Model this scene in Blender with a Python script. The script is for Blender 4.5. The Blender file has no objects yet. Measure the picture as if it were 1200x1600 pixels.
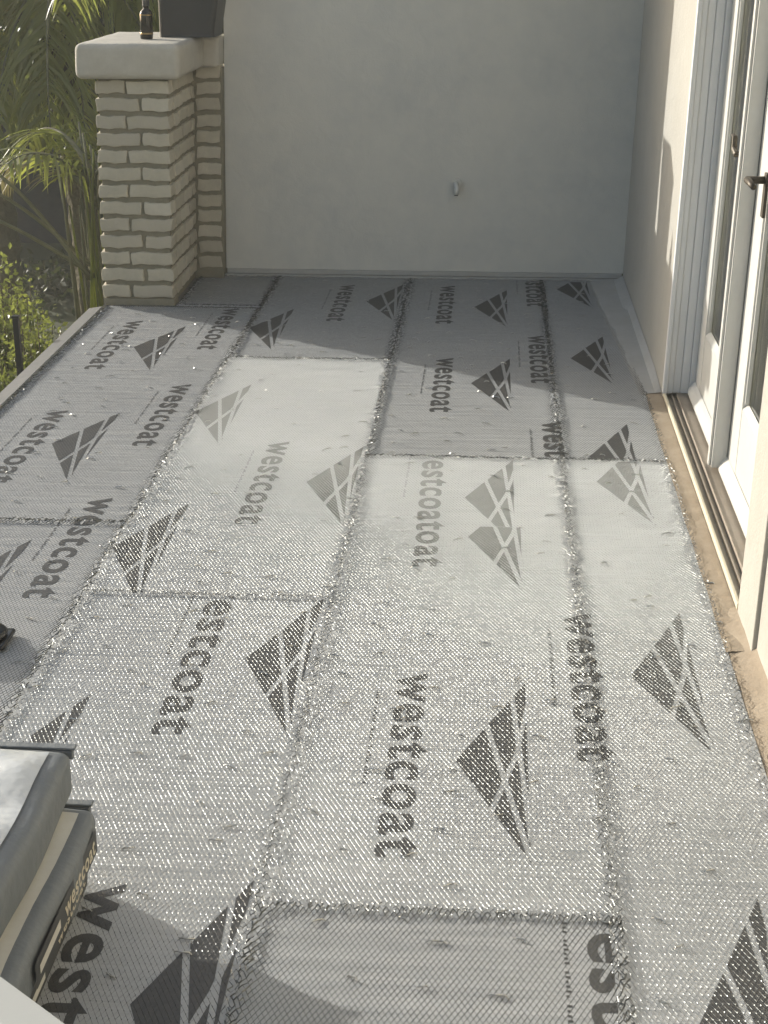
import bpy, bmesh, math, random
import numpy as np
from mathutils import Vector, Matrix
random.seed(7); rng = np.random.default_rng(11)
R = math.radians
S = bpy.context.scene
COL = S.collection

# ------------------------------------------------------------------ camera
cam_d = bpy.data.cameras.new('camera')
cam = bpy.data.objects.new('camera', cam_d); COL.objects.link(cam)
cam_d.sensor_fit = 'VERTICAL'; cam_d.sensor_height = 36.0
cam_d.lens = 2444.9 / 1600 * 36.0
cam_d.clip_start = 0.05; cam_d.clip_end = 500
fw = Vector((-0.06415218, 0.93320664, -0.35356734))
rt = Vector((0.997648856, 0.0685327823, -0.00013038829))
up = Vector((-0.02410927, 0.35274442, 0.93540907))
cam.matrix_world = Matrix(((rt.x, up.x, -fw.x, 0), (rt.y, up.y, -fw.y, 0), (rt.z, up.z, -fw.z, 1.65), (0, 0, 0, 1)))
S.camera = cam

# ------------------------------------------------------------------ light
EL = R(16.0)
AZ = Vector((-0.8365, 0.548, 0)).normalized()          # horizontal direction towards the sun
to_sun = Vector((AZ.x * math.cos(EL), AZ.y * math.cos(EL), math.sin(EL)))
W = bpy.data.worlds.new('World'); S.world = W; W.use_nodes = True
nt = W.node_tree; nt.nodes.clear()
sky = nt.nodes.new('ShaderNodeTexSky'); sky.sky_type = 'NISHITA'; sky.sun_disc = False
sky.sun_elevation = EL; sky.sun_rotation = math.atan2(AZ.x, AZ.y)
sky.air_density = 1.0; sky.dust_density = 3.0; sky.ozone_density = 1.0
hs = nt.nodes.new('ShaderNodeHueSaturation'); hs.inputs['Saturation'].default_value = 0.75
bg = nt.nodes.new('ShaderNodeBackground'); bg.inputs['Strength'].default_value = 0.15
wo = nt.nodes.new('ShaderNodeOutputWorld')
nt.links.new(sky.outputs[0], hs.inputs['Color']); nt.links.new(hs.outputs[0], bg.inputs[0]); nt.links.new(bg.outputs[0], wo.inputs[0])
sun_d = bpy.data.lights.new('sun', 'SUN'); sun_d.energy = 3.3; sun_d.angle = R(0.5); sun_d.color = (1.0, 0.97, 0.90)
sun = bpy.data.objects.new('sun', sun_d); COL.objects.link(sun)
sun.rotation_euler = to_sun.to_track_quat('Z', 'Y').to_euler(); sun.location = (-6, 6, 6)
S.view_settings.view_transform = 'Standard'; S.view_settings.look = 'None'
S.view_settings.exposure = 0.6; S.view_settings.gamma = 1.0
try: S.view_settings.use_curve_mapping = False
except Exception: pass

# ------------------------------------------------------------------ materials
def mat(name, col, rough=0.7, metal=0.0, noise=None, bump=None, spec=None, trans=None):
    """noise=(scale, strength 0..1, darker/lighter colour); bump=(scale, distance, detail)"""
    m = bpy.data.materials.new(name); m.use_nodes = True
    n = m.node_tree; b = n.nodes['Principled BSDF']
    b.inputs['Roughness'].default_value = rough; b.inputs['Metallic'].default_value = metal
    if spec is not None: b.inputs['Specular IOR Level'].default_value = spec
    tc = n.nodes.new('ShaderNodeTexCoord')
    c4 = (*col, 1)
    b.inputs['Base Color'].default_value = c4
    if noise:
        last = None
        sc, st, c2 = noise
        for k, (s, w) in enumerate(((sc, st), (sc * 6.3, st * 0.6))):
            t = n.nodes.new('ShaderNodeTexNoise'); t.inputs['Scale'].default_value = s; t.inputs['Detail'].default_value = 6
            t.inputs['Roughness'].default_value = 0.62
            n.links.new(tc.outputs['Object'], t.inputs['Vector'])
            r = n.nodes.new('ShaderNodeMapRange'); r.inputs[1].default_value = 0.35; r.inputs[2].default_value = 0.68
            r.inputs[3].default_value = 0; r.inputs[4].default_value = w
            n.links.new(t.outputs['Fac'], r.inputs[0])
            mx = n.nodes.new('ShaderNodeMix'); mx.data_type = 'RGBA'
            n.links.new(r.outputs[0], mx.inputs[0])
            if last is None: mx.inputs[6].default_value = c4
            else: n.links.new(last, mx.inputs[6])
            mx.inputs[7].default_value = (*c2, 1); last = mx.outputs[2]
        n.links.new(last, b.inputs['Base Color'])
    if bump:
        t = n.nodes.new('ShaderNodeTexNoise'); t.inputs['Scale'].default_value = bump[0]; t.inputs['Detail'].default_value = bump[2] if len(bump) > 2 else 5
        n.links.new(tc.outputs['Object'], t.inputs['Vector'])
        bu = n.nodes.new('ShaderNodeBump'); bu.inputs['Strength'].default_value = 0.7; bu.inputs['Distance'].default_value = bump[1]
        n.links.new(t.outputs['Fac'], bu.inputs['Height']); n.links.new(bu.outputs[0], b.inputs['Normal'])
        if 'stucco' in name or 'cap' in name:
            t2 = n.nodes.new('ShaderNodeTexNoise'); t2.inputs['Scale'].default_value = 11; t2.inputs['Detail'].default_value = 4; t2.inputs['Distortion'].default_value = 1.2
            n.links.new(tc.outputs['Object'], t2.inputs['Vector'])
            b2 = n.nodes.new('ShaderNodeBump'); b2.inputs['Strength'].default_value = .5; b2.inputs['Distance'].default_value = .008
            n.links.new(t2.outputs['Fac'], b2.inputs['Height']); n.links.new(b2.outputs[0], bu.inputs['Normal'])
    if trans:
        tr = n.nodes.new('ShaderNodeBsdfTranslucent'); tr.inputs[0].default_value = (*trans[0], 1)
        ad = n.nodes.new('ShaderNodeMixShader'); ad.inputs[0].default_value = trans[1]
        n.links.new(b.outputs[0], ad.inputs[1]); n.links.new(tr.outputs[0], ad.inputs[2])
        n.links.new(ad.outputs[0], n.nodes['Material Output'].inputs[0])
    return m

M = dict(
    stucco_grey=mat('grey_stucco', (0.54, 0.54, 0.505), 0.9, noise=(1.6, .9, (.66, .64, .57)), bump=(160, .002, 6)),
    stucco_side=mat('side_stucco', (0.43, 0.415, 0.37), 0.9, noise=(3, .6, (.37, .35, .305)), bump=(120, .003, 7)),
    stucco_tan=mat('tan_concrete', (0.37, 0.305, 0.225), 0.9, noise=(9, .7, (.27, .215, .15)), bump=(90, .003, 7)),
    metal_flash=mat('flashing_membrane', (0.42, 0.42, 0.40), 0.6, noise=(6, .5, (.34, .33, .30)), bump=(40, .002)),
    edge_metal=mat('galvanised_edge', (0.55, 0.55, 0.53), 0.35, 0.8, noise=(12, .5, (.4, .4, .38))),
    edge_dark=mat('weathered_edge_metal', (0.13, 0.13, 0.125), 0.65, noise=(8, .5, (.18, .18, .17)), bump=(40, .002)),
    deck=mat('deck_board', (0.22, 0.21, 0.19), 0.9, noise=(5, .5, (.16, .15, .13))),
    paper=mat('grey_backing_paper', (0.47, 0.48, 0.475), 0.8, noise=(2.2, .7, (.37, .38, .38)), bump=(14, .006)),
    ink=mat('dark_grey_ink', (0.068, 0.068, 0.066), 0.6, noise=(60, .5, (.105, .104, .10))),
    wire=mat('galvanised_wire', (0.135, 0.142, 0.138), 0.42, 0.95),
    staple=mat('staple_steel', (0.55, 0.55, 0.52), 0.3, 1.0),
    staple_mark=mat('dark_staple_mark', (0.20, 0.20, 0.19), 0.9),
    white=mat('white_door_paint', (0.56, 0.56, 0.53), 0.45, noise=(7, .35, (.48, .47, .43))),
    white_f=mat('white_frame_paint', (0.66, 0.67, 0.67), 0.5, noise=(20, .2, (.58, .58, .57))),
    sill=mat('bronze_tan_sill', (0.40, 0.345, 0.28), 0.5, 0.3, noise=(14, .4, (.28, .23, .17))),
    sill_dark=mat('sill_channel', (0.36, 0.32, 0.26), 0.55, 0.3, noise=(30, .4, (.28, .25, .20))),
    bronze=mat('aged_bronze', (0.06, 0.05, 0.038), 0.5, 0.5, noise=(60, .4, (.09, .075, .05))),
    curtain=mat('pale_curtain', (0.72, 0.70, 0.62), 0.9),
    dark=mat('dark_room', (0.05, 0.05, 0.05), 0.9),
    mortar=mat('brown_mortar', (0.26, 0.24, 0.175), 0.95, noise=(30, .5, (.19, .175, .125)), bump=(90, .004, 7)),
    brick=mat('buff_brick', (0.52, 0.475, 0.37), 0.9, noise=(9, .65, (.42, .385, .30)), bump=(70, .004, 8)),
    brick2=mat('pale_brick', (0.59, 0.54, 0.43), 0.9, noise=(8, .6, (.46, .43, .35)), bump=(70, .004, 8)),
    brick3=mat('dull_brick', (0.44, 0.40, 0.30), 0.9, noise=(11, .6, (.44, .40, .33)), bump=(70, .004, 8)),
    cap=mat('cap_concrete', (0.52, 0.49, 0.42), 0.85, noise=(6, .6, (.41, .38, .31)), bump=(50, .003, 7)),
    black=mat('black_plastic', (0.035, 0.037, 0.035), 0.45, noise=(20, .4, (.05, .05, .048))),
    bottle=mat('black_glass', (0.015, 0.014, 0.01), 0.08),
    gold=mat('brass_band', (0.35, 0.25, 0.12), 0.3, 0.8),
    pvc=mat('white_pvc', (0.62, 0.62, 0.58), 0.4),
    bag=mat('grey_paper_sack', (0.15, 0.163, 0.168), 0.6, noise=(10, .5, (.14, .155, .16)), bump=(12, .012)),
    bagdark=mat('dark_band_print', (0.06, 0.062, 0.06), 0.6),
    label=mat('beige_label', (0.60, 0.59, 0.52), 0.6, noise=(10, .3, (.47, .43, .34))),
    cream=mat('cream_print', (0.62, 0.56, 0.42), 0.6),
    wrap=mat('white_plastic_wrap', (0.72, 0.73, 0.71), 0.22, noise=(5, .6, (.42, .44, .44)), bump=(9, .02, 3)),
    board=mat('white_board', (0.42, 0.43, 0.41), 0.5, noise=(4, .3, (.38, .39, .37))),
    leather=mat('black_rubber', (0.012, 0.012, 0.012), 0.25),
    soil=mat('garden_soil', (0.07, 0.06, 0.04), 0.95, noise=(2, .6, (.10, .10, .05)), bump=(10, .05)),
    lane=mat('grass_ground', (0.06, 0.075, 0.03), 0.95, noise=(.4, .6, (.10, .10, .05))),
    nwall=mat('charcoal_stucco', (0.095, 0.096, 0.085), 0.9, noise=(1.5, .5, (.05, .05, .046)), bump=(60, .004)),
    palm=mat('palm_leaf', (0.19, 0.20, 0.075), 0.34, noise=(3, .6, (.20, .20, .08)), trans=((.38, .42, .08), .5), spec=.6),
    palm2=mat('dry_palm_leaf', (0.26, 0.22, 0.13), 0.5, noise=(3, .6, (.15, .14, .07)), trans=((.25, .22, .09), .3)),
    stalk=mat('palm_stalk', (0.20, 0.19, 0.10), 0.5, noise=(9, .6, (.11, .11, .055)), bump=(30, .006)),
    bark=mat('palm_bark', (0.10, 0.085, 0.05), 0.95, noise=(9, .6, (.16, .14, .08)), bump=(30, .02)),
    leaf=mat('shrub_leaf', (0.15, 0.18, 0.05), 0.42, noise=(4, .7, (.20, .20, .07)), trans=((.30, .34, .07), .42)),
    leafd=mat('hedge_leaf', (0.06, 0.075, 0.035), 0.6, noise=(1.2, .7, (.085, .08, .045)), trans=((.08, .10, .03), .2)),
    post=mat('dark_post', (0.02, 0.021, 0.02), 0.5),
    wood=mat('roof_tile', (0.25, 0.14, 0.09), 0.8),
)
# glass: a thin pane, mostly reflecting a little and letting the curtain through
def glass_mat():
    m = bpy.data.materials.new('door_glass'); m.use_nodes = True; n = m.node_tree; n.nodes.clear()
    o = n.nodes.new('ShaderNodeOutputMaterial'); g = n.nodes.new('ShaderNodeBsdfGlossy'); g.inputs['Roughness'].default_value = .03
    t = n.nodes.new('ShaderNodeBsdfTransparent'); t.inputs[0].default_value = (.95, .96, .93, 1)
    f = n.nodes.new('ShaderNodeFresnel'); f.inputs[0].default_value = 1.5
    mx = n.nodes.new('ShaderNodeMixShader')
    n.links.new(f.outputs[0], mx.inputs[0]); n.links.new(t.outputs[0], mx.inputs[1]); n.links.new(g.outputs[0], mx.inputs[2]); n.links.new(mx.outputs[0], o.inputs[0])
    return m
M['glass'] = glass_mat()

# paper: long wrinkles running across the sheets
def paper_relief(m):
    n = m.node_tree; b = n.nodes['Principled BSDF']
    tc = n.nodes.new('ShaderNodeTexCoord'); mp = n.nodes.new('ShaderNodeMapping'); mp.inputs['Scale'].default_value = (2.2, 26, 1)
    t = n.nodes.new('ShaderNodeTexNoise'); t.inputs['Scale'].default_value = 1.0; t.inputs['Detail'].default_value = 4
    bu = n.nodes.new('ShaderNodeBump'); bu.inputs['Strength'].default_value = .7; bu.inputs['Distance'].default_value = .011
    n.links.new(tc.outputs['Object'], mp.inputs[0]); n.links.new(mp.outputs[0], t.inputs['Vector'])
    n.links.new(t.outputs['Fac'], bu.inputs['Height']); n.links.new(bu.outputs[0], b.inputs['Normal'])
paper_relief(M['paper'])

# ------------------------------------------------------------------ mesh helpers
TILT = 0.0246          # the deck drains to the left: plumb things lean this much against it
ORG = {}; ZP = {}
def sh(p):
    return (p[0] + TILT * p[2], p[1], p[2])

class MB:
    def __init__(s): s.v = []; s.f = []; s.smooth = False
    def quad(s, *p):
        b = len(s.v); s.v += [tuple(q) for q in p]; s.f.append(tuple(range(b, b + len(p)))); return s
    def raw(s, vs, fs):
        b = len(s.v); s.v += [tuple(map(float, q)) for q in vs]; s.f += [tuple(i + b for i in f) for f in fs]; return s
    def box(s, x0, x1, y0, y1, z0, z1, ch=0.0):
        x0, x1 = sorted((x0, x1)); y0, y1 = sorted((y0, y1)); z0, z1 = sorted((z0, z1))
        if ch <= 0:
            vs = [(x, y, z) for z in (z0, z1) for y in (y0, y1) for x in (x0, x1)]
            return s.raw(vs, [(0, 2, 3, 1), (4, 5, 7, 6), (0, 1, 5, 4), (2, 6, 7, 3), (0, 4, 6, 2), (1, 3, 7, 5)])
        bm = bmesh.new(); bmesh.ops.create_cube(bm, size=1)
        for v in bm.verts: v.co = Vector(((x0 + x1) / 2 + v.co.x * (x1 - x0), (y0 + y1) / 2 + v.co.y * (y1 - y0), (z0 + z1) / 2 + v.co.z * (z1 - z0)))
        bmesh.ops.bevel(bm, geom=list(bm.edges), offset=ch, segments=2, affect='EDGES', profile=.6)
        return s.bm(bm)
    def bm(s, bm, xf=None):
        bm.verts.index_update()
        vs = [(xf @ v.co if xf else v.co.copy()) for v in bm.verts]
        s.raw(vs, [[v.index for v in f.verts] for f in bm.faces]); bm.free(); return s
    def tube(s, pts, rad, n=8, caps=True):
        pts = [Vector(p) for p in pts]
        if not isinstance(rad, (list, tuple)): rad = [rad] * len(pts)
        b = len(s.v); 
        for i, p in enumerate(pts):
            d = (pts[min(i + 1, len(pts) - 1)] - pts[max(i - 1, 0)]).normalized()
            a = Vector((0, 0, 1)) if abs(d.z) < .9 else Vector((1, 0, 0))
            u = d.cross(a).normalized(); w = u.cross(d)
            for k in range(n):
                t = 2 * math.pi * k / n; q = p + (u * math.cos(t) + w * math.sin(t)) * rad[i]; s.v.append(tuple(q))
        for i in range(len(pts) - 1):
            for k in range(n):
                k2 = (k + 1) % n; s.f.append((b + i * n + k, b + i * n + k2, b + (i + 1) * n + k2, b + (i + 1) * n + k))
        if caps:
            s.f.append(tuple(b + k for k in range(n))[::-1]); s.f.append(tuple(b + (len(pts) - 1) * n + k for k in range(n)))
        return s
    def lathe(s, prof, c, n=20):
        b = len(s.v)
        for r_, z in prof:
            for k in range(n):
                t = 2 * math.pi * k / n; s.v.append((c[0] + r_ * math.cos(t), c[1] + r_ * math.sin(t), c[2] + z))
        for i in range(len(prof) - 1):
            for k in range(n):
                k2 = (k + 1) % n; s.f.append((b + i * n + k, b + i * n + k2, b + (i + 1) * n + k2, b + (i + 1) * n + k))
        s.f.append(tuple(b + k for k in range(n))[::-1]); s.f.append(tuple(b + (len(prof) - 1) * n + k for k in range(n)))
        return s
    def build(s, name, m, parent=None, org=None, shear=True, smooth=False, kind=None):
        V = np.array(s.v, dtype=float)
        if shear: V[:, 0] += TILT * V[:, 2]
        if org is None: org = ORG[parent.name] if parent else (0, 0, 0)
        V -= np.array(org)
        me = bpy.data.meshes.new(name); me.from_pydata(V.tolist(), [], s.f); me.materials.append(m)
        if smooth: me.polygons.foreach_set('use_smooth', [True] * len(me.polygons))
        me.update()
        o = bpy.data.objects.new(name, me); COL.objects.link(o)
        if parent: o.parent = parent
        else: o.location = org
        ORG[o.name] = tuple(org)
        if kind: o['kind'] = kind
        return o

def tag(o, label=None, cat=None, group=None, kind=None):
    if label: o['label'] = label
    if cat: o['category'] = cat
    if group: o['group'] = group
    if kind: o['kind'] = kind
    return o
def thing(name, loc, label, cat, group=None, shear=True):
    o = bpy.data.objects.new(name, None); COL.objects.link(o)
    loc = sh(loc) if shear else tuple(loc)
    o.location = loc; ORG[o.name] = loc; o.empty_display_size = .2
    return tag(o, label, cat, group)
def rounded(x0, x1, y0, y1, z0, z1, r, n=8, fn=None):
    """rounded block, evenly gridded; fn(p)->p displaces"""
    c = np.array([(x0 + x1) / 2, (y0 + y1) / 2, (z0 + z1) / 2]); h = np.array([abs(x1 - x0) / 2, abs(y1 - y0) / 2, abs(z1 - z0) / 2])
    rr = np.minimum(r, h * .999)
    nn = [max(3, int(round(n * k / max(h)))) for k in h]
    vs = []; fs = []; idx = {}
    def key(p):
        k = tuple(np.round(p, 5))
        if k not in idx:
            q = np.array(p) * h; core = np.clip(q, -(h - rr), h - rr); d = q - core
            L = np.linalg.norm(d / rr)
            if L > 1e-6: d = d / L
            q = core + d + c
            idx[k] = len(vs); vs.append(tuple(fn(q) if fn else q))
        return idx[k]
    for ax in range(3):
        a, b = [k for k in range(3) if k != ax]
        def cs(k):
            m_ = nn[k]; e = rr[k] / h[k]
            inner = list(np.linspace(-1 + e, 1 - e, m_ + 1))
            return sorted(set(np.round([-1, -1 + e * .3, -1 + e * .62] + inner + [1 - e * .62, 1 - e * .3, 1], 6)))
        A = cs(a); B = cs(b)
        for sgn in (-1, 1):
            for i in range(len(A) - 1):
                for j in range(len(B) - 1):
                    q = []
                    for (u_, v_) in ((A[i], B[j]), (A[i + 1], B[j]), (A[i + 1], B[j + 1]), (A[i], B[j + 1])):
                        p = [0, 0, 0]; p[ax] = sgn; p[a] = u_; p[b] = v_; q.append(key(p))
                    if len(set(q)) < 3: continue
                    flip = (sgn > 0) != (ax == 1)
                    fs.append(tuple(q if flip else q[::-1]))
    m = MB(); m.raw(vs, fs); return m
def vnoise(x, y, s=1.0, seed=0):
    return (math.sin(x * 3.1 * s + seed) * math.cos(y * 2.7 * s + seed * 1.7) + .5 * math.sin(x * 7.3 * s + y * 5.1 * s + seed * 2.3) + .3 * math.sin(x * 13.7 * s - y * 17.3 * s + seed)) / 1.8

# text as a flat mesh --------------------------------------------------
def text_mesh(txt, bold=.012):
    c = bpy.data.curves.new('print', 'FONT'); c.body = txt; c.size = 1; c.offset = bold; c.space_character = 1.12; c.resolution_u = 4
    o = bpy.data.objects.new('print', c); COL.objects.link(o)
    dg = bpy.context.evaluated_depsgraph_get(); dg.update()
    me = bpy.data.meshes.new_from_object(o.evaluated_get(dg))
    vs = np.array([tuple(v.co) for v in me.vertices]); fs = [tuple(p.vertices) for p in me.polygons]
    bpy.data.objects.remove(o); bpy.data.curves.remove(c); bpy.data.meshes.remove(me)
    return vs, fs
WORD = text_mesh('westcoat', .022)
wx0, wx1 = WORD[0][:, 0].min(), WORD[0][:, 0].max()
_w = text_mesh('w', .022)[0]; XH = _w[:, 1].max()

def clip_bm(bm, ymax=None, ymin=None, xmin=None, xmax=None):
    for lim, no in ((ymax, (0, 1, 0)), (ymin, (0, -1, 0)), (xmax, (1, 0, 0)), (xmin, (-1, 0, 0))):
        if lim is None: continue
        co = (0, lim, 0) if no[1] else (lim, 0, 0)
        bmesh.ops.bisect_plane(bm, geom=bm.verts[:] + bm.edges[:] + bm.faces[:], plane_co=co, plane_no=no, clear_outer=True)
def printed_word(parent, xc, y0, L=.755, xh=.064, clip={}, z=.0007, drift=0.0):
    """reads towards the camera, letter tops to the right; xc is the middle of the x-height"""
    V, F = WORD
    bm = bmesh.new()
    t = (V[:, 0] - wx0) / (wx1 - wx0)
    X = xc - xh / 2 + V[:, 1] / XH * xh + drift * t; Y = y0 - t * L
    vs = [bm.verts.new((x, y, z)) for x, y in zip(X, Y)]
    for f in F:
        try: bm.faces.new([vs[i] for i in f])
        except ValueError: pass
    # the row of tiny caption marks under the word
    for k in range(34):
        if k % 7 == 5: continue
        yy = y0 - .10 - k * .0125; w = .0045 + .002 * ((k * 37) % 3)
        q = [bm.verts.new(p) for p in ((xc - xh / 2 - .047, yy, z), (xc - xh / 2 - .047 + w, yy, z), (xc - xh / 2 - .047 + w, yy - .006, z), (xc - xh / 2 - .047, yy - .006, z))]
        bm.faces.new(q)
    clip_bm(bm, **clip)
    if not bm.faces: bm.free(); return
    o = MB().bm(bm).build('printed_word', M['ink'], parent, shear=False); o.location.z = ZP[parent.name]; return o
def printed_emblem(parent, xa, yc, w=.150, top=.365, bot=.372, clip={}, z=.0007):
    A = np.array((xa, yc)); T = np.array((xa + w, yc + top)); B = np.array((xa + w, yc - bot))
    def P(u, v): return (xa + u * w, B[1] + v * (T[1] - B[1]))
    bm = bmesh.new(); bm.faces.new([bm.verts.new((p[0], p[1], z)) for p in (A, B, T)])
    # three pale rays cut through the triangle
    rays = ((P(.42, .72), P(.99, .03), .0065), (P(.80, .91), P(1.01, .12), .006), (P(.5, .24), P(.86, .56), .0065), (P(.84, .54), P(1.03, .86), .0055))
    bm2 = None
    for a, b, hw in rays:
        a = Vector((*a, 0)); b = Vector((*b, 0)); d = (b - a).normalized(); n_ = Vector((-d.y, d.x, 0))
        a2 = a - d * .012; 
        lim = [(a2, -d), (b + d * .012, d)]
        for off in (-hw, hw):
            bmesh.ops.bisect_plane(bm, geom=bm.verts[:] + bm.edges[:] + bm.faces[:], plane_co=a + n_ * off, plane_no=n_)
        for co, no in lim:
            fs = [f for f in bm.faces if abs((f.calc_center_median() - a).dot(n_)) < hw * .98]
            if fs:
                es = {e for f in fs for e in f.edges}; vs = {v for f in fs for v in f.verts}
                bmesh.ops.bisect_plane(bm, geom=list(vs) + list(es) + fs, plane_co=co, plane_no=no)
        kill = []
        for f in bm.faces:
            c = f.calc_center_median(); c.z = 0
            t = (c - a2).dot(d)
            if abs((c - a).dot(n_)) < hw * .98 and 0 < t < (b - a2).length + .012: kill.append(f)
        bmesh.ops.delete(bm, geom=kill, context='FACES')
    clip_bm(bm, **clip)
    if not bm.faces: bm.free(); return
    o = MB().bm(bm).build('printed_emblem', M['ink'], parent, shear=False); o.location.z = ZP[parent.name]; return o

# ================================================================== THE SETTING
# deck slab, garden ground
mb = MB().box(-1.76, .66, -3.0, 7.72, -.24, -.004)
deck = mb.build('deck_floor', M['deck'], kind='structure'); tag(deck, 'deck slab under the grey lath sheets')
g = MB(); g.quad((-90, -90, -1.5), (90, -90, -1.5), (90, 90, -1.5), (-90, 90, -1.5))
tag(g.build('garden_ground', M['lane'], kind='structure', shear=False), 'dark planted ground below the deck')

# drip edge along the open left side
fe = thing('deck_edge_flashing', (-1.76, 3, 0), 'grey metal flashing with a bright lip along the open left edge of the deck', 'flashing')
for k in range(6):
    y0 = -3 + k * 1.66; y1 = min(y0 + 1.657, 6.93)
    m_ = MB(); m_.raw([(-1.762, y0, .001), (-1.755, y0, .012), (-1.748, y0, .001), (-1.762, y1, .001), (-1.755, y1, .012), (-1.748, y1, .001)], [(0, 1, 4, 3), (1, 2, 5, 4), (0, 2, 1), (3, 4, 5)])
    m_.build('bright_lip', M['edge_metal'], fe)
m_ = MB().raw([(-1.763, -3, -.001), (-1.83, -3, -.012), (-1.838, -3, -.11), (-1.763, 6.93, -.001), (-1.83, 6.93, -.012), (-1.838, 6.93, -.11), (-1.763, -3, -.11), (-1.763, 6.93, -.11)], [(0, 3, 4, 1), (1, 4, 5, 2), (0, 1, 2, 6), (3, 7, 5, 4), (2, 5, 7, 6)])
m_.build('outer_face', M['edge_dark'], fe)

# ---------------------------------------------------------------- far wall
YB = 7.63
bw = thing('far_wall', (-.33, YB, 0), 'tall smooth grey stucco wall closing the far end of the deck', 'wall')
MB().box(-1.31, .90, YB, YB + .17, .035, 3.1).build('stucco_face', M['stucco_grey'], bw)
MB().box(-1.305, .64, YB - .006, YB + .01, .012, .034, .002).build('base_trim', M['metal_flash'], bw)
MB().box(-1.44, .64, YB - .035, YB + .005, -.002, .010, .003).build('base_flashing', M['metal_flash'], bw)
ps = thing('pipe_stub', (-.185, YB, .45), 'short white pipe stub pointing down from the far grey wall', 'pipe')
ps_c = Vector((-.185, YB, .452))
MB().tube([ps_c + Vector((0, .01, .012)), ps_c + Vector((0, -.018, .012))], .026, 16).build('wall_collar', M['stucco_grey'], ps)
MB().tube([ps_c + Vector((0, -.015, .014)), ps_c + Vector((0, -.035, .010)), ps_c + Vector((.001, -.045, -.004)), ps_c + Vector((.002, -.05, -.036))], [.0125, .0135, .0135, .0125], 14).build('elbow', M['pvc'], ps, smooth=True)
MB().tube([ps_c + Vector((.002, -.0505, -.0362)), ps_c + Vector((.002, -.0512, -.0395))], .0095, 14).build('dark_bore_plug', M['black'], ps)  # black plug: the dark of the pipe's inside is put into its colour

# ---------------------------------------------------------------- house wall on the right
XR = .645
hw_ = thing('house_wall', (XR + .1, 3, 0), 'stucco house wall with a door opening along the right side of the deck', 'wall')
def stucco_block(x0, x1, y0, y1, z0, z1, name='stucco_face', m='stucco_side', ch=.004):
    return MB().box(x0, x1, y0, y1, z0, z1, ch).build(name, M[m], hw_)
stucco_block(XR, .90, 5.602, YB - .001, -.01, 3.1)                     # beyond the door
stucco_block(XR, .90, 3.44, 3.675, -.01, 3.1, 'door_surround')          # near trim
stucco_block(XR + .011, .90, -3.0, 3.439, -.01, 3.1)                    # near wall
stucco_block(XR, .90, 3.676, 5.601, 2.12, 3.1, 'lintel')
# cove of mortar at the near wall base: uneven
m_ = MB(); N = 60
for i in range(N + 1):
    y = 3.70 - i * (3.70 + 3.0) / N * (1 if i > 24 else 1)
    o_ = .012 * vnoise(y * 2, 0, 2, 3)
    for (x, z) in ((.585, -.003), (.60, .004 + .003 * math.sin(y * 23)), (.64 + o_ * .4, .010 + .5 * o_ * o_), (.662, .028 + o_), (XR + .05, .06 + o_)):
        m_.v.append((x, y, z))
for i in range(N):
    for j in range(4):
        a = i * 5 + j; m_.f.append((a, a + 1, a + 6, a + 5))
m_.build('base_cove', M['stucco_tan'], hw_, smooth=True)
# strip of bare concrete pan in front of the sill, flashing beyond it in the shade
m_ = MB(); N = 70
for i in range(N + 1):
    y = 3.45 + i * (5.66 - 3.45) / N
    xl = .575 + .002 * math.sin(y * 17)
    for (x, z) in ((xl, .0), (.600, .006), (.63, .008 + .0015 * vnoise(y * 3, 1, 3)), (.6445, .009)): m_.v.append((x, y, z))
for i in range(N):
    for j in range(3):
        a = i * 4 + j; m_.f.append((a, a + 1, a + 5, a + 4))
m_.build('concrete_strip', M['stucco_tan'], hw_)
m_ = MB(); N = 40
for i in range(N + 1):
    y = 5.3 + i * (7.595 - 5.3) / N
    xe = .575 - .10 * max(0, (y - 5.6) / 2.0) - .01
    for (x, z) in ((xe, .0015), (xe + .02, .006), (XR - .025 - .02 * (y > 7), .010), (XR - .002, (.010 + .022 * min(1, max(0, (y - 5.6) / .3))))): m_.v.append((x, y, z + (.0035 if y < 5.6 else 0) - (.004 if y < 5.4 else 0)))
for i in range(N):
    if m_.v[i * 4][1] < 5.6: continue
    for j in range(3):
        a = i * 4 + j; m_.f.append((a, a + 1, a + 5, a + 4))
m_.build('corner_flashing', M['metal_flash'], hw_)

# ---------------------------------------------------------------- sill and doors
ZS = .014
ds = thing('door_sill', (XR, 4.6, ZS), 'tan metal door sill with two raised tracks below the glazed doors', 'sill')
MB().box(XR + .001, .90, 3.678, 5.60, .0, ZS).build('sill_base', M['sill_dark'], ds)
MB().box(XR - .002, XR + .006, 3.677, 5.601, ZS + .001, ZS + .018, .0015).build('front_lip', M['cream'], ds)
MB().box(XR + .026, XR + .031, 3.68, 5.598, ZS + .001, ZS + .012, .001).build('track', M['sill'], ds)
MB().box(XR + .045, XR + .132, 3.68, 5.598, ZS + .001, ZS + .013, .003).build('tread', M['sill'], ds)
MB().box(XR + .0445, XR + .048, 3.68, 5.598, ZS + .0135, ZS + .017, .001).build('track', M['sill'], ds)

df = thing('door_frame', (XR, 5.59, 0), 'white moulded frame jamb at the far side of the door opening', 'door frame')
XD = .752
for x0, x1, dy, n_ in ((XR - .006, XR + .010, .020, 'casing'), (XR + .0105, XR + .030, .012, 'jamb_moulding'), (XR + .0305, XR + .058, .005, 'jamb_moulding'), (XR + .0585, XR + .088, .010, 'jamb_moulding'), (XR + .0885, XR + .12, .017, 'door_stop')):
    MB().box(x0, x1, 5.59 - dy, 5.6015, ZS + .014, 2.115, .004).build(n_, M['white_f'], df)
MB().box(XR - .004, XR + .06, 3.68, 5.55, 2.06, 2.115, .004).build('head', M['white_f'], df)

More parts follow.
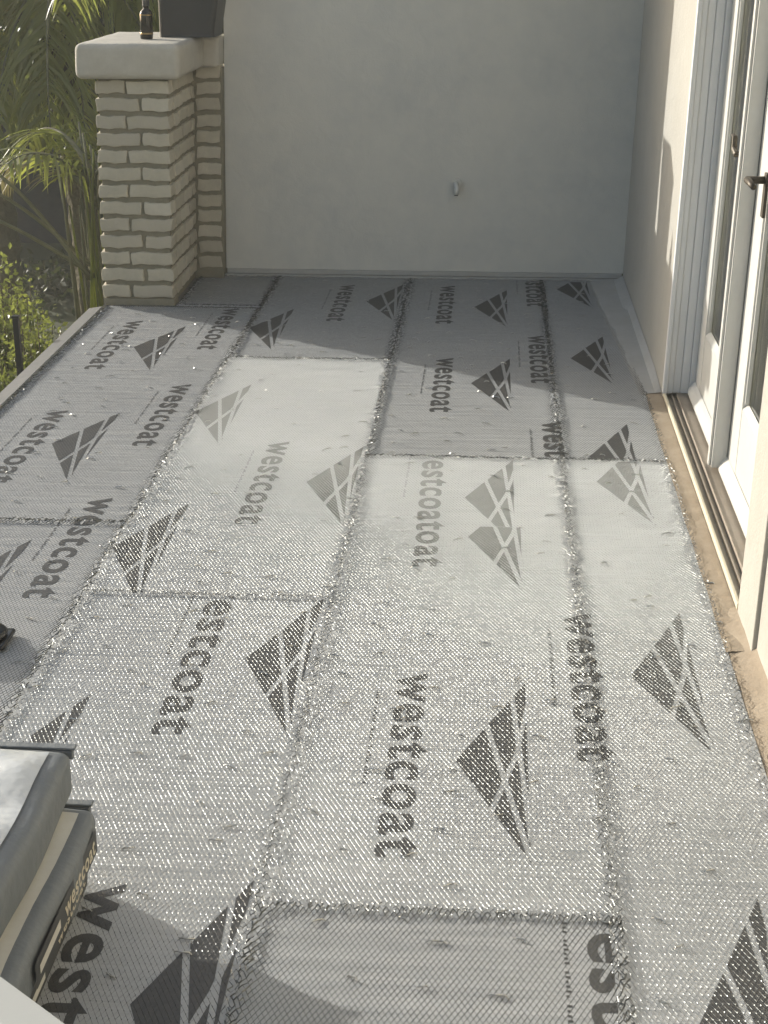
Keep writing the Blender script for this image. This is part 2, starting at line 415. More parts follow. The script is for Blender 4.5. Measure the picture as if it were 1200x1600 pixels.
def door(y_far, y_near, label, stile_far, stile_near, blk=True):
    d = thing('glazed_door', (XD, (y_far + y_near) / 2, ZS + .02), label, 'door', 'white glazed doors in the house wall')
    z0, z1 = ZS + .022, 2.05
    gy0, gy1 = y_near + stile_near, y_far - stile_far; gz0, gz1 = .285, 1.93
    MB().box(XD, XD + .045, gy1, y_far, z0, z1, .003).build('stile', M['white'], d)
    MB().box(XD, XD + .045, y_near, gy0, z0, z1, .003).build('stile', M['white'], d)
    MB().box(XD + .001, XD + .045, gy0 + .001, gy1 - .001, z0, gz0, .003).build('bottom_rail', M['white'], d)
    MB().box(XD + .001, XD + .045, gy0 + .001, gy1 - .001, gz1, z1, .003).build('top_rail', M['white'], d)
    b = MB()                       # sloping glazing bead
    b.raw([(XD + .002, gy0, gz0), (XD + .002, gy1, gz0), (XD + .018, gy1, gz0 + .016), (XD + .018, gy0, gz0 + .016), (XD + .018, gy0, gz0), (XD + .018, gy1, gz0)], [(0, 1, 2, 3), (0, 3, 4), (1, 5, 2), (2, 5, 4, 3)])
    b.box(XD + .006, XD + .018, gy1 - .012, gy1 + .0, gz0 + .017, gz1); b.box(XD + .006, XD + .018, gy0, gy0 + .012, gz0 + .017, gz1)
    b.build('glazing_bead', M['white'], d)
    MB().box(XD + .020, XD + .026, gy0 + .002, gy1 - .002, gz0 + .001, gz1 - .001).build('pane', M['glass'], d)
    # weather bar at the foot
    w = MB(); w.raw([(XD - .001, y_near + .01, z0 + .004), (XD - .001, y_near + .01, z0 + .045), (XD - .012, y_near + .01, z0 + .034), (XD - .026, y_near + .01, z0 + .014), (XD - .026, y_near + .01, z0 + .004)] +
                   [(XD - .001, y_far - .01, z0 + .004), (XD - .001, y_far - .01, z0 + .045), (XD - .012, y_far - .01, z0 + .034), (XD - .026, y_far - .01, z0 + .014), (XD - .026, y_far - .01, z0 + .004)],
                  [(0, 1, 2, 3, 4), (9, 8, 7, 6, 5), (1, 6, 7, 2), (2, 7, 8, 3), (3, 8, 9, 4), (0, 5, 6, 1), (4, 9, 5, 0)])
    w.build('weather_bar', M['white'], d)
    return d
d1 = door(5.568, 4.745, 'far white door of the pair, beside the shaded frame jamb', .135, .17)
d2 = door(4.742, 3.70, 'near white door of the pair, the one with the bronze lever', .20, .075)
# cover strip where the doors meet belongs to the near door
a_ = MB(); a_.box(XD - .048, XD - .002, 4.700, 4.785, ZS + .030, 2.05, .003)
a_.build('cover_strip', M['white'], d2)
MB().box(XD - .056, XD - .0485, 4.71, 4.74, ZS + .034, 2.045, .002).build('cover_bead', M['white'], d2)
# lever handle, aged bronze
pl = MB().box(XD - .010, XD - .001, 4.505, 4.54, .86, .985, .003).build('handle_plate', M['bronze'], d2)
h = MB(); h.tube([(XD - .008, 4.522, .965), (XD - .060, 4.522, .965)], .011, 12); h.tube([(XD - .058, 4.524, .965), (XD - .060, 4.46, .966), (XD - .058, 4.41, .962)], [.011, .009, .008], 12)
h.build('lever', M['bronze'], d2, smooth=True)
h = MB(); h.tube([(XD - .012, 4.90, .985), (XD - .040, 4.90, .985), (XD - .042, 4.93, 1.0), (XD - .042, 4.935, 1.03), (XD - .042, 4.98, 1.032)], [.010, .010, .009, .008, .007], 10)
h.box(XD - .011, XD - .001, 4.86, 4.92, .965, 1.005, .003)
h.build('shutter_catch', M['bronze'], d1, smooth=False)

# room behind the glass
rm = thing('room_interior', (1.6, 4.6, 0), 'dim room seen behind the door glass', 'room')
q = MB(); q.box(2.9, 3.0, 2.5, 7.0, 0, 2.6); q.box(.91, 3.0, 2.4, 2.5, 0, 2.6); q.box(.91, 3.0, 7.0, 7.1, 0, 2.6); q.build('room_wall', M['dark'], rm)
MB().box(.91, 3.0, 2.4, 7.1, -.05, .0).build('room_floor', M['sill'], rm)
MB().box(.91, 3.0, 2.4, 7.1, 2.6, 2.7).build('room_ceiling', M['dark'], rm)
cu = thing('curtain', (.93, 4.6, .05), 'pale curtain hanging in loose folds behind the door glass', 'curtain')
m_ = MB(); NY = 260
for i in range(NY + 1):
    y = 3.72 + i * 1.86 / NY; x = .86 + .022 * math.sin(y * 46 + 1.3 * math.sin(y * 5)) + .008 * math.sin(y * 91)
    for z in (.04, 2.1): m_.v.append((x, y, z))
for i in range(NY): a = 2 * i; m_.f.append((a, a + 1, a + 3, a + 2))
m_.build('curtain_cloth', M['curtain'], cu, smooth=True)

# ---------------------------------------------------------------- brick pillar
PX0, PX1, PY0, PY1 = -1.772, -1.445, 6.965, 7.60
bp = thing('brick_pillar', (PX0 + .16, PY0 + .3, 0), 'pale brick pillar at the far left corner under a thick concrete cap', 'pillar')
MB().box(PX0 + .013, PX1 - .013, PY0 + .013, PY1, -.02, 1.0).build('mortar_core', M['mortar'], bp)
MB().box(PX0 + .002, PX1 + .004, PY0 + .002, PY0 + .10, -.012, .028, .006).build('base_course', M['mortar'], bp)
NC = 13; CH = .0755; Z0 = .034
def brick_mesh(L, Dp, H, seed):
    r2 = random.Random(seed)
    ph = [r2.uniform(0, 6.28) for _ in range(6)]
    def fn(q):
        q = np.array(q)
        q[2] += .0028 * math.sin(q[0] * 38 + ph[0]) + .0022 * math.sin(q[0] * 90 + q[1] * 60 + ph[1])
        q[0] += .0025 * math.sin(q[2] * 70 + ph[2]); q[1] += .0022 * math.sin(q[0] * 45 + q[2] * 60 + ph[3]) + .001 * math.sin(q[0] * 130 + ph[4])
        return q
    m = rounded(-L / 2, L / 2, -Dp / 2, Dp / 2, -H / 2, H / 2, .0045, n=5, fn=fn)
    me = bpy.data.meshes.new('brick'); me.from_pydata(m.v, [], m.f)
    me.polygons.foreach_set('use_smooth', [True] * len(me.polygons))
    me.materials.append(M[r2.choice(['brick', 'brick', 'brick2', 'brick3'])]); me.update(); return me
BM_ = {}
def brick(parent, xc, yc, zc, L, Dp, H=.0545, rz=0):
    k = (round(L, 3), round(Dp, 3), rz, random.randrange(5))
    if k not in BM_: BM_[k] = brick_mesh(L, Dp, H, hash(k) & 0xffff)
    o = bpy.data.objects.new('brick', BM_[k]); COL.objects.link(o); o.parent = parent
    p = sh((xc, yc, zc)); b = ORG[parent.name]
    o.location = (p[0] - b[0] + random.uniform(-.002, .002), p[1] - b[1] + random.uniform(-.0025, .0015), p[2] - b[2] + random.uniform(-.0015, .0015))
    o.rotation_euler = (0, random.uniform(-.012, .012), random.uniform(-.008, .008))
    return o
Wp = PX1 - PX0
for c in range(NC):
    z = Z0 + .028 + c * CH
    j = .014
    ls = (.128, Wp - .128 - j) if c % 2 == 0 else (.192, Wp - .192 - j)
    ls = (ls[0] + random.uniform(-.004, .004), ls[1] + random.uniform(-.004, .004))
    dp0 = .095 if c % 2 == 0 else .10
    brick(bp, PX0 + ls[0] / 2, PY0 + dp0 / 2, z, ls[0], dp0)
    brick(bp, PX1 - ls[1] / 2, PY0 + dp0 / 2, z, ls[1], dp0)
    for side in (0, 1):
        y = PY0 + dp0 + j; seq = [.20, .20, .10] if c % 2 else [.11, .20, .19]
        for L in seq:
            L2 = min(L, PY1 - y - .002)
            if L2 < .04: break
            xx = (PX1 - .047) if side else (PX0 + .047)
            brick(bp, xx, y + L2 / 2, z, .094, L2); y += L2 + j
# low brick wall joining the pillar and the far wall
lw = thing('low_brick_wall', (-1.38, 7.56, 0), 'narrow low brick wall between the pillar and the far grey wall', 'wall')
MB().box(PX1 - .010, -1.3115, 7.562, 7.80, -.02, 1.0).build('mortar_core', M['mortar'], lw)
for c in range(NC):
    z = Z0 + .033 + c * CH + .012
    brick(lw, (PX1 + .012 - 1.318) / 2, 7.60, z, (-1.318 - PX1 - .014), .095)
# cap in one L-shaped piece
cp = MB()
def capfn(q):
    q = np.array(q); q[2] += .0018 * vnoise(q[0] * 6, q[1] * 6, 1, 2); q[1] += .002 * math.sin(q[0] * 21 + q[2] * 30); return q
cp1 = rounded(-1.845, -1.385, 6.905, 7.70, 1.005, 1.155, .030, n=14, fn=capfn)
cp1.build('concrete_cap', M['cap'], bp, smooth=True)
cp2 = rounded(-1.42, -1.3125, 7.50, 7.70, 1.007, 1.152, .020, n=6, fn=capfn)
cp2.build('concrete_cap', M['cap'], lw, smooth=True)

# things on the cap
ZC = 1.156
bt = thing('bottle', (-1.557, 7.15, ZC), 'small dark glass bottle with brass bands on the pillar cap', 'bottle')
bc = (-1.586, 7.20, ZC)
MB().lathe([(.026, 0), (.0285, .004), (.0285, .105), (.025, .118), (.0135, .128), (.0125, .138)], bc, 24).build('bottle_body', M['bottle'], bt, smooth=True)
MB().lathe([(.0292, .020), (.0292, .026), (.0288, .027)], bc, 24).build('brass_band', M['gold'], bt)
MB().lathe([(.0292, .100), (.0292, .105)], bc, 24).build('brass_band', M['gold'], bt)
MB().lathe([(.016, .1385), (.016, .165), (.006, .166), (.006, .190)], bc, 20).build('bottle_cap', M['black'], bt)
bn = thing('plastic_bin', (-1.43, 7.32, ZC), 'large black plastic bin on the pillar cap behind the bottle', 'bin')
m_ = MB(); zz = [(0, 0), (.012, -.004), (.05, 0), (.20, .022), (.30, .034), (.305, .045), (.33, .047)]
x0, x1, y0, y1 = -1.552, -1.298, 7.30, 7.56
prof = []
for h_, e in zz:
    r_ = .02
    ring = []
    for cx, cy, a0 in ((x1 + e - r_, y1 + e * .5 - r_, 0), (x0 - e * .1 + r_, y1 + e * .5 - r_, 90), (x0 - e * .1 + r_, y0 - e * .3 + r_, 180), (x1 + e - r_, y0 - e * .3 + r_, 270)):
        for k in range(5):
            t = R(a0 + k * 22.5); ring.append((cx + r_ * math.cos(t), cy + r_ * math.sin(t), ZC + h_))
    prof.append(ring)
nb = len(prof[0])
for ring in prof: m_.v += ring
for i in range(len(prof) - 1):
    for k in range(nb): k2 = (k + 1) % nb; m_.f.append((i * nb + k, i * nb + k2, (i + 1) * nb + k2, (i + 1) * nb + k))
m_.f.append(tuple(range(nb))[::-1])
m_.build('bin_body', M['black'], bn, smooth=False)
MB().box(-1.556, -1.25, 7.284, 7.286 + .3, ZC + .331, ZC + .345, .004).build('bin_lid', M['black'], bn)
# ================================================================== LATH SHEETS
PITX, PITY = .0101, .0206
def lath(name_label, x0, x1, y0, y1, bright, seed, zb=0.0, taper=None, ragged=(1, 1, 1, 1), zp=0.0):
    zb += zp
    t = thing('lath_sheet', ((x0 + x1) / 2, (y0 + y1) / 2, 0), name_label, 'lath sheet', 'paper backed metal lath sheets laid on the deck', shear=False)
    # backing paper, gently wavy
    r_ = np.random.default_rng(seed)
    nx, ny = 14, int((y1 - y0) / .05)
    m_ = MB()
    def hz(x, y): return .0012 * vnoise(x * 2.2, y * 3.1, 1.3, seed) + .0006 * math.sin(y * 31 + seed + 3 * math.sin(x * 2 + seed))
    for j in range(ny + 1):
        for i in range(nx + 1):
            x = x0 + (x1 - x0) * i / nx; y = y0 + (y1 - y0) * j / ny
            if taper: x = min(x, taper(y))
            m_.v.append((x, y, zp))
    for j in range(ny):
        for i in range(nx):
            a = j * (nx + 1) + i
            m_.f.append((a, a + 1, a + nx + 2, a + nx + 1))
    m_.build('backing_paper', M['paper'], t, shear=False)
    # the wire mesh: tilted strands of expanded metal
    ncol = int((x1 - x0) / PITX); nrow = int((y1 - y0) / (PITY / 2))
    J, I = np.meshgrid(np.arange(nrow + 1), np.arange(ncol + 1), indexing='ij')
    NX = x0 + (I + .5 * (J % 2)) * PITX; NY_ = y0 + J * PITY / 2
    # warp of the sheet
    warp = .0035 * np.sin(NY_ * 1.9 + seed) + .002 * np.sin(NY_ * 5.3 + NX * 3 + seed)
    de = np.minimum.reduce([np.where(ragged[0], NX - x0, 9), np.where(ragged[1], x1 - NX, 9), np.where(ragged[2], NY_ - y0, 9), np.where(ragged[3], y1 - NY_, 9)])
    edge = np.clip(1 - de / .040, 0, 1)
    Zs = .0022 + zb + .0012 * np.sin(NX * 9 + NY_ * 7 + seed) * np.sin(NY_ * 13 + seed * 2) + .0005 * np.abs(np.sin(NY_ * 31))
    Zs = np.maximum(Zs, .0016) + edge * (.003 + .004 * r_.random(NX.shape))
    NX = NX + warp + edge * r_.normal(0, .0016, NX.shape); NYY = NY_ + edge * r_.normal(0, .0022, NX.shape)
    P = np.stack([NX, NYY, Zs], -1)
    segs = []
    for par in (0, 1):
        rows = np.arange(par, nrow, 2)
        if par == 0: pairs = ((0, 0), (0, -1))
        else: pairs = ((0, 1), (0, 0))
        for _, di in pairs:
            i0 = np.arange(max(0, -di), ncol + 1 - max(0, di))
            A = P[rows][:, i0]; B = P[rows + 1][:, i0 + di]
            E_ = np.maximum(edge[rows][:, i0], 0)
            segs.append((A.reshape(-1, 3), B.reshape(-1, 3), E_.reshape(-1)))
    A = np.concatenate([s[0] for s in segs]); B = np.concatenate([s[1] for s in segs]); E_ = np.concatenate([s[2] for s in segs])
    keep = r_.random(len(A)) > E_ * .22
    if taper is not None:
        tx = np.array([taper(y) for y in A[:, 1]]); keep &= A[:, 0] < tx
    A, B, E_ = A[keep], B[keep], E_[keep]
    n0 = len(A); half = np.concatenate([np.zeros(n0), np.ones(n0)]); Mid = (A + B) / 2
    A, B, E_ = np.concatenate([A, Mid]), np.concatenate([Mid, B]), np.concatenate([E_, E_]); n = len(A)
    # overall strand tilt varies slowly over the sheet
    bx = (A[:, 0] - x0); by = A[:, 1]
    slow = 4.5 * np.sin(by * 2.3 + seed) * np.sin(bx * 5 + seed * 1.3) + 2.5 * np.sin(by * 6.1 + bx * 2 + seed)
    jit = r_.normal(0, 6, n0) + E_[:n0] * (r_.normal(0, 48, n0) - 22)
    wr = np.sin(A[:, 1] * 57 + 2.5 * np.sin(A[:, 0] * 6 + seed) + seed) * np.clip(np.sin(A[:, 1] * 4.1 + A[:, 0] * 3 + seed), 0, 1)
    ang = np.radians((57 if bright else -19) + slow + np.concatenate([jit, jit]) + (half - .5) * 10 + 4.5 * wr)
    w = .00040 if bright else .0007
    w = w * (1 + 1.3 * E_)
    wv = np.stack([np.cos(ang) * w, np.tile(r_.normal(0, .00010, n0) + E_[:n0] * r_.normal(0, .0006, n0), 2), np.sin(ang) * w], -1)
    lift = np.abs(wv[:, 2:3]) * np.array([[0, 0, 1]])
    v = np.empty((n, 4, 3)); v[:, 0] = A - wv + lift; v[:, 1] = B - wv + lift; v[:, 2] = B + wv + lift; v[:, 3] = A + wv + lift
    if bright:       # the twisted bond where two strands meet, one per diamond
        K = P[0::2].reshape(-1, 3); EK = edge[0::2].reshape(-1); kk = r_.random(len(K)) > .12 + EK * .5
        if taper is not None: kk &= K[:, 0] < np.array([taper(y) for y in K[:, 1]]) - .004
        K, EK = K[kk], EK[kk]; nk = len(K)
        wk = np.sin(K[:, 1] * 57 + 2.5 * np.sin(K[:, 0] * 6 + seed) + seed) * np.clip(np.sin(K[:, 1] * 4.1 + K[:, 0] * 3 + seed), 0, 1)
        tl = np.radians(45 + 7 * wk + r_.normal(0, 5, nk)); az = np.radians(24 + r_.normal(0, 6, nk))
        nx_, ny_ = -np.cos(az), -np.sin(az)      # uphill side of the facet
        a_ = np.stack([-ny_, nx_, 0 * nx_], -1); b_ = np.stack([nx_ * np.cos(tl), ny_ * np.cos(tl), -np.sin(tl)], -1)
        K = K + np.array([0, 0, .0013]); La, Lb = .0014, .00085
        q = np.empty((nk, 4, 3)); q[:, 0] = K - a_ * La - b_ * Lb; q[:, 1] = K + a_ * La - b_ * Lb; q[:, 2] = K + a_ * La + b_ * Lb; q[:, 3] = K - a_ * La + b_ * Lb
        v = np.concatenate([v, q]); n = len(v)
    v = v.reshape(-1, 3) - np.array(ORG[t.name])
    me = bpy.data.meshes.new('wire_mesh'); me.vertices.add(4 * n); me.vertices.foreach_set('co', v.ravel().astype(np.float32))
    me.loops.add(4 * n); me.loops.foreach_set('vertex_index', np.arange(4 * n, dtype=np.int32))
    me.polygons.add(n); me.polygons.foreach_set('loop_start', np.arange(0, 4 * n, 4, dtype=np.int32)); me.polygons.foreach_set('loop_total', np.full(n, 4, dtype=np.int32))
    me.update(calc_edges=True); me.materials.append(M['wire'])
    o = bpy.data.objects.new('wire_mesh', me); COL.objects.link(o); o.parent = t; o['kind'] = 'stuff'
    # staples pinning the sheet
    ys = np.arange(y0 + .05, y1 - .03, .125)
    for k, y in enumerate(ys):
        for x in np.arange(x0 + .05 + (.055 if k % 2 else 0), x1 - .02, .135):
            xx = x + random.uniform(-.055, .055); yy = y + random.uniform(-.055, .055)
            if taper and xx > taper(yy) - .02: continue
            if random.random() < .40: continue
            s = bpy.data.objects.new('staple', STAPLES[random.randrange(4)]); COL.objects.link(s); s.parent = t
            s.location = (xx - ORG[t.name][0], yy - ORG[t.name][1], .0046 + zb); s.rotation_euler = (random.uniform(-.2, .2), random.uniform(-.12, .12), random.uniform(-.6, .6)); s.scale = (random.uniform(.6, 1.25), 1, 1)
    ZP[t.name] = zp
    return t
STAPLES = []
for k in range(4):
    L = .0115 + .001 * k
    m_ = MB(); pts = []
    for i in range(7):
        u_ = -1 + 2 * i / 6; pts.append((u_ * L, .0012 * math.sin(i * 1.3 + k), .0016 * (1 - u_ ** 4) - .0004 * k + (-.003 if i in (0, 6) else 0)))
    m_.tube(pts, .0010, 5); nf = len(m_.f)
    ring = [(L * 1.15 * math.cos(a) , .0024 * math.sin(a) + .0012 + .0006 * math.sin(3 * a + k), -.0014 + .0012 * math.cos(a) * math.cos(a)) for a in [i * math.pi / 5 for i in range(10)]]
    m_.raw(ring, [tuple(range(10))])  # flat dark oval under the staple
    me = bpy.data.meshes.new('staple'); me.from_pydata(m_.v, [], m_.f); me.materials.append(M['staple']); me.materials.append(M['staple_mark'])
    me.polygons[nf].material_index = 1; me.update(); STAPLES.append(me)

def right_edge(y): return .592 if y < 5.5 else .592 - .105 * ((y - 5.5) / 2.0) ** 1.1
SH = {}
SH['A1'] = lath('dull lath sheet along the left edge nearest the brick pillar', -1.748, -1.035, 4.195, 6.93, False, 1, zp=0)
SH['A0'] = lath('short lath piece in the shade between pillar and far wall', -1.43, -1.035, 6.945, 7.60, False, 2, zp=0)
SH['A2'] = lath('dull lath sheet at the left deck edge, nearer than the faint cross seam', -1.748, -1.035, .6, 4.205, False, 3, .0012, zp=0.0004)
SH['B0'] = lath('shaded lath sheet at the foot of the far wall, left of the pipe stub', -1.045, -.385, 6.045, 7.60, False, 4, zp=0.0008)
SH['B1'] = lath('bright glaring lath sheet in the second column, touching the wall shadow', -1.045, -.385, 3.69, 6.07, True, 5, .0014, zp=0.0012)
SH['B2'] = lath('sunlit lath sheet in the second column beside the stacked bags', -1.045, -.385, .6, 3.72, True, 6, .0006, zp=0.0008)
SH['C0'] = lath('dull lath sheet below the pipe stub, half in the wall shadow', -.395, .255, 4.85, 7.60, False, 7, zp=0.0016)
SH['C1'] = lath('sunlit middle lath sheet printed with the largest clear word', -.395, .255, 2.335, 4.875, True, 8, .0014, zp=0.002)
SH['C2'] = lath('nearest middle lath sheet crossed by the curved bag shadow', -.395, .255, .6, 2.36, False, 9, .0003, zp=0.0016)
SH['D0'] = lath('shaded lath sheet in the far right corner of the deck', .240, .60, 4.85, 7.60, False, 10, .0004, taper=right_edge, zp=0.0024)
SH['D1'] = lath('bright lath sheet along the tan concrete strip by the doors', .235, .592, .6, 4.875, True, 12, .0010, zp=0.0028)

# prints ------------------------------------------------------------
for k, x, y, L, cl, dr in (
        ('A1', -1.553, 6.66, .80, {}, 0), ('A1', -1.155, 5.675, .75, {}, 0), ('A1', -1.535, 5.31, .78, {}, 0), ('A2', -1.165, 4.417, .757, {}, 0),
        ('A1', -1.165, 6.92, .73, dict(ymax=6.925), 0), ('B1', -.695, 5.0, .775, {}, 0), ('B2', -.677, 3.86, .90, dict(ymax=3.705), 0),
        ('B2', -.668, 2.40, .76, {}, 0), ('C2', .232, 2.46, .76, dict(ymax=2.338), -.01), ('C1', -.157, 3.29, .772, {}, 0),
        ('D1', .242, 3.655, .75, {}, 0), ('C1', -.172, 4.99, .78, dict(ymax=4.868, ymin=4.21), .01), ('C1', -.160, 4.70, .765, dict(ymax=4.205), 0),
        ('C0', -.172, 6.118, .745, {}, 0), ('C0', -.200, 7.45, .76, {}, 0), ('C0', .200, 6.508, .735, {}, 0), ('D0', .227, 5.285, .75, dict(ymin=4.88), 0),
        ('B0', -.683, 7.44, .735, {}, 0), ('C0', .205, 7.80, .755, dict(ymax=7.58), 0)):
    printed_word(SH[k], x, y, L, clip=cl, drift=dr)
for k, x, y, cl in (('A1', -1.465, 6.21, {}), ('A1', -1.462, 4.93, dict(ymin=4.2)), ('B1', -1.045, 5.32, {}), ('B1', -.56, 4.60, {}), ('B1', -1.042, 4.02, dict(ymin=3.71)),
                    ('B2', -.562, 3.341, dict(ymax=3.70)), ('B2', -1.035, 2.77, {}), ('B2', -.556, 2.064, {}), ('C1', -.048, 2.888, {}), ('D1', .350, 3.308, {}),
                    ('C1', -.062, 4.49, dict(ymax=4.865, ymin=4.25)), ('C1', -.045, 4.165, dict(ymax=4.248)), ('C0', -.064, 5.755, {}), ('C0', -.070, 7.01, {}), ('D0', .330, 6.142, {}),
                    ('D0', .338, 4.905, dict(ymin=4.88)), ('B0', -.570, 7.10, dict(ymax=7.58)), ('D0', .318, 7.40, dict(ymax=7.57)), ('D1', .357, 2.064, {}),
                    ('B0', -1.035, 6.56, {}), ('A2', -1.435, 3.70, {}), ('D1', .348, 4.66, dict(ymax=4.86))):
    printed_emblem(SH[k], x, y, clip=cl)

# ================================================================== BAGS
def bag(x0, x1, y0, y1, z0, z1, label, seed):
    t = thing('cement_bag', ((x0 + x1) / 2, (y0 + y1) / 2, z0), label, 'bag', 'grey bags stacked at the left', shear=False)
    def fn(q):
        q = np.array(q); u_ = (q[0] - (x0 + x1) / 2) / ((x1 - x0) / 2); v_ = (q[1] - (y0 + y1) / 2) / ((y1 - y0) / 2)
        q[2] = z0 + (q[2] - z0) * (1 - .10 * u_ ** 4 - .10 * abs(v_) ** 5) + .0022 * vnoise(q[0] * 5, q[1] * 5, 1.5, seed) * ((q[2] - z0) / (z1 - z0))
        q[0] += .004 * math.sin(q[1] * 14 + seed) * u_
        return q
    b = rounded(x0, x1, y0, y1, z0, z1, np.array([.024, .04, .018]), n=16, fn=fn)
    b.build('sack', M['bag'], t, shear=False, smooth=True)
    t['x'] = 0; del t['x']
    return t, fn
def top_patch(t, fn, x0, x1, y0, y1, zt, dz, m, name, wr=0.0):
    p = MB(); nx, ny = 18, 30
    for j in range(ny + 1):
        for i in range(nx + 1):
            x = x0 + (x1 - x0) * i / nx; y = y0 + (y1 - y0) * j / ny
            q = fn((x, y, zt)); p.v.append((q[0], q[1], q[2] + dz + wr * (.5 + .5 * vnoise(x * 14, y * 9, 1.2, 5)) * (1 if 0 < i < nx and 0 < j < ny else .2)))
    for j in range(ny):
        for i in range(nx): a = j * (nx + 1) + i; p.f.append((a, a + 1, a + nx + 2, a + nx + 1))
    return p.build(name, m, t, shear=False, smooth=True)
def side_strip(t, x, y0, y1, z0, z1, m, name, dx=.001):
    return MB().quad((x + dx, y0, z0), (x + dx, y1, z0), (x + dx, y1, z1), (x + dx, y0, z1)).build(name, m, t, shear=False)
b3, f3 = bag(-1.12, -.702, 1.72, 2.405, .009, .096, 'bottom grey bag of the stack, lying on the lath', 1)
b2, f2 = bag(-1.10, -.672, 1.70, 2.385, .097, .188, 'middle grey bag with a beige label, sticking out of the stack', 2)
b1, f1 = bag(-1.14, -.716, 1.76, 2.415, .189, .285, 'topmost grey bag, covered with shiny white plastic', 3)
top_patch(b1, f1, -1.10, -.752, 1.80, 2.385, .285, .0012, M['wrap'], 'white_cover', .013)
top_patch(b2, f2, -.85, -.700, 1.78, 2.350, .188, .0016, M['label'], 'beige_label')
# folded end flaps at the back of the bags
for t_, x0, x1, y, z in ((b1, -1.12, -.722, 2.410, .262), (b2, -.80, -.690, 2.380, .166)):
    fl = MB(); fl.box(x0, x1, y, y + .012, z - .012, z + .004, .002); fl.box(x0, x1 + .004, y + .002, y + .020, z + .005, z + .010, .002)
    fl.build('folded_end', M['bag'], t_, shear=False)
# dark printed bands on the sides, cream word
side_strip(b2, -.672, 1.95, 2.335, .112, .158, M['bagdark'], 'printed_band', .0035)
side_strip(b3, -.702, 1.90, 2.36, .024, .066, M['bagdark'], 'printed_band', .0035)
def side_word(t, x, ya, yb, zc, h):
    V, F = WORD; m_ = MB(); tt = (V[:, 0] - wx0) / (wx1 - wx0)
    m_.raw([(x, ya + (yb - ya) * a, zc - h / 2 + b / XH * h) for a, b in zip(tt, V[:, 1])], F)
    return m_.build('printed_word', M['cream'], t, shear=False)
side_word(b2, -.672 + .0045, 2.12, 2.32, .131, .022)
side_word(b3, -.702 + .0045, 2.16, 2.345, .043, .014)
side_strip(b2, -.672, 1.97, 2.09, .126, .142, M['label'], 'label_strip', .0045)
side_strip(b3, -.702, 1.93, 2.08, .034, .048, M['label'], 'label_strip', .0045)

# white box in the near left corner
wb = thing('white_box', (-.85, 1.45, 0), 'white board top of a box at the bottom left corner of the view', 'box', shear=False)
ZB = .42; p0 = Vector((-.592, 1.580, 0)); p1 = Vector((-.487, 1.496, 0)); d_ = (p1 - p0).normalized(); n_ = Vector((d_.y, -d_.x, 0))
if n_.x + n_.y > 0: n_ = -n_
a0 = p0 - d_ * .34; a1 = p1 + d_ * .06
top = [a0, a1, a1 + n_ * .30, a0 + n_ * .30]
m_ = MB(); vs = [(q.x, q.y, .01) for q in top] + [(q.x, q.y, ZB - .012) for q in top]
m_.raw(vs, [(0, 1, 5, 4), (1, 2, 6, 5), (2, 3, 7, 6), (3, 0, 4, 7), (3, 2, 1, 0), (4, 5, 6, 7)]); m_.build('box_body', M['board'], wb, shear=False)
for k in range(5):
    q0 = a0 + n_ * (.30 * k / 5 + (-.006 if k == 0 else .0008)); q1 = a1 + n_ * (.30 * k / 5 + (-.006 if k == 0 else .0008)); w_ = n_ * (.0584 + (.006 if k == 0 else 0))
    bm = bmesh.new(); vv = [bm.verts.new((p.x, p.y, z)) for z in (ZB - .0115, ZB) for p in (q0, q1, q1 + w_, q0 + w_)]
    for f in ((0, 1, 5, 4), (1, 2, 6, 5), (2, 3, 7, 6), (3, 0, 4, 7), (3, 2, 1, 0), (4, 5, 6, 7)): bm.faces.new([vv[i] for i in f])
    bmesh.ops.recalc_face_normals(bm, faces=bm.faces[:]); bmesh.ops.bevel(bm, geom=bm.edges[:], offset=.003, segments=2, affect='EDGES')
    MB().bm(bm).build('lid_slat', M['board'], wb, shear=False)

# dark shoe toe at the left frame edge
st = thing('black_shoe', (-1.24, 3.40, 0), 'black rubber shoe standing on the lath at the left frame edge', 'shoe', shear=False)
def shoefn(q):
    q = np.array(q); u_ = (q[0] + 1.42) / .25; u_ = min(max(u_, 0), 1)
    q[2] = .006 + (q[2] - .006) * (1.0 - .62 * u_ ** 1.6); q[1] = 3.385 + (q[1] - 3.385) * (1 - .25 * (1 - u_) * u_); return q
rounded(-1.42, -1.152, 3.335, 3.435, .018, .105, .045, n=12, fn=shoefn).build('upper', M['leather'], st, shear=False, smooth=True)
rounded(-1.425, -1.146, 3.330, 3.440, .005, .019, .007, n=12).build('sole', M['leather'], st, shear=False, smooth=True)

# ================================================================== GARDEN
# neighbour's dark wall
nw = thing('neighbour_wall', (-4, 16, -1.5), 'dark charcoal wall far behind the palm', 'wall', shear=False)
MB().box(-7.6, 3, 16, 16.3, -1.5, 5.0).build('wall_face', M['nwall'], nw, shear=False)
MB().box(-7.65, 3, 15.95, 16.35, 5.0, 5.1).build('coping', M['nwall'], nw, shear=False)

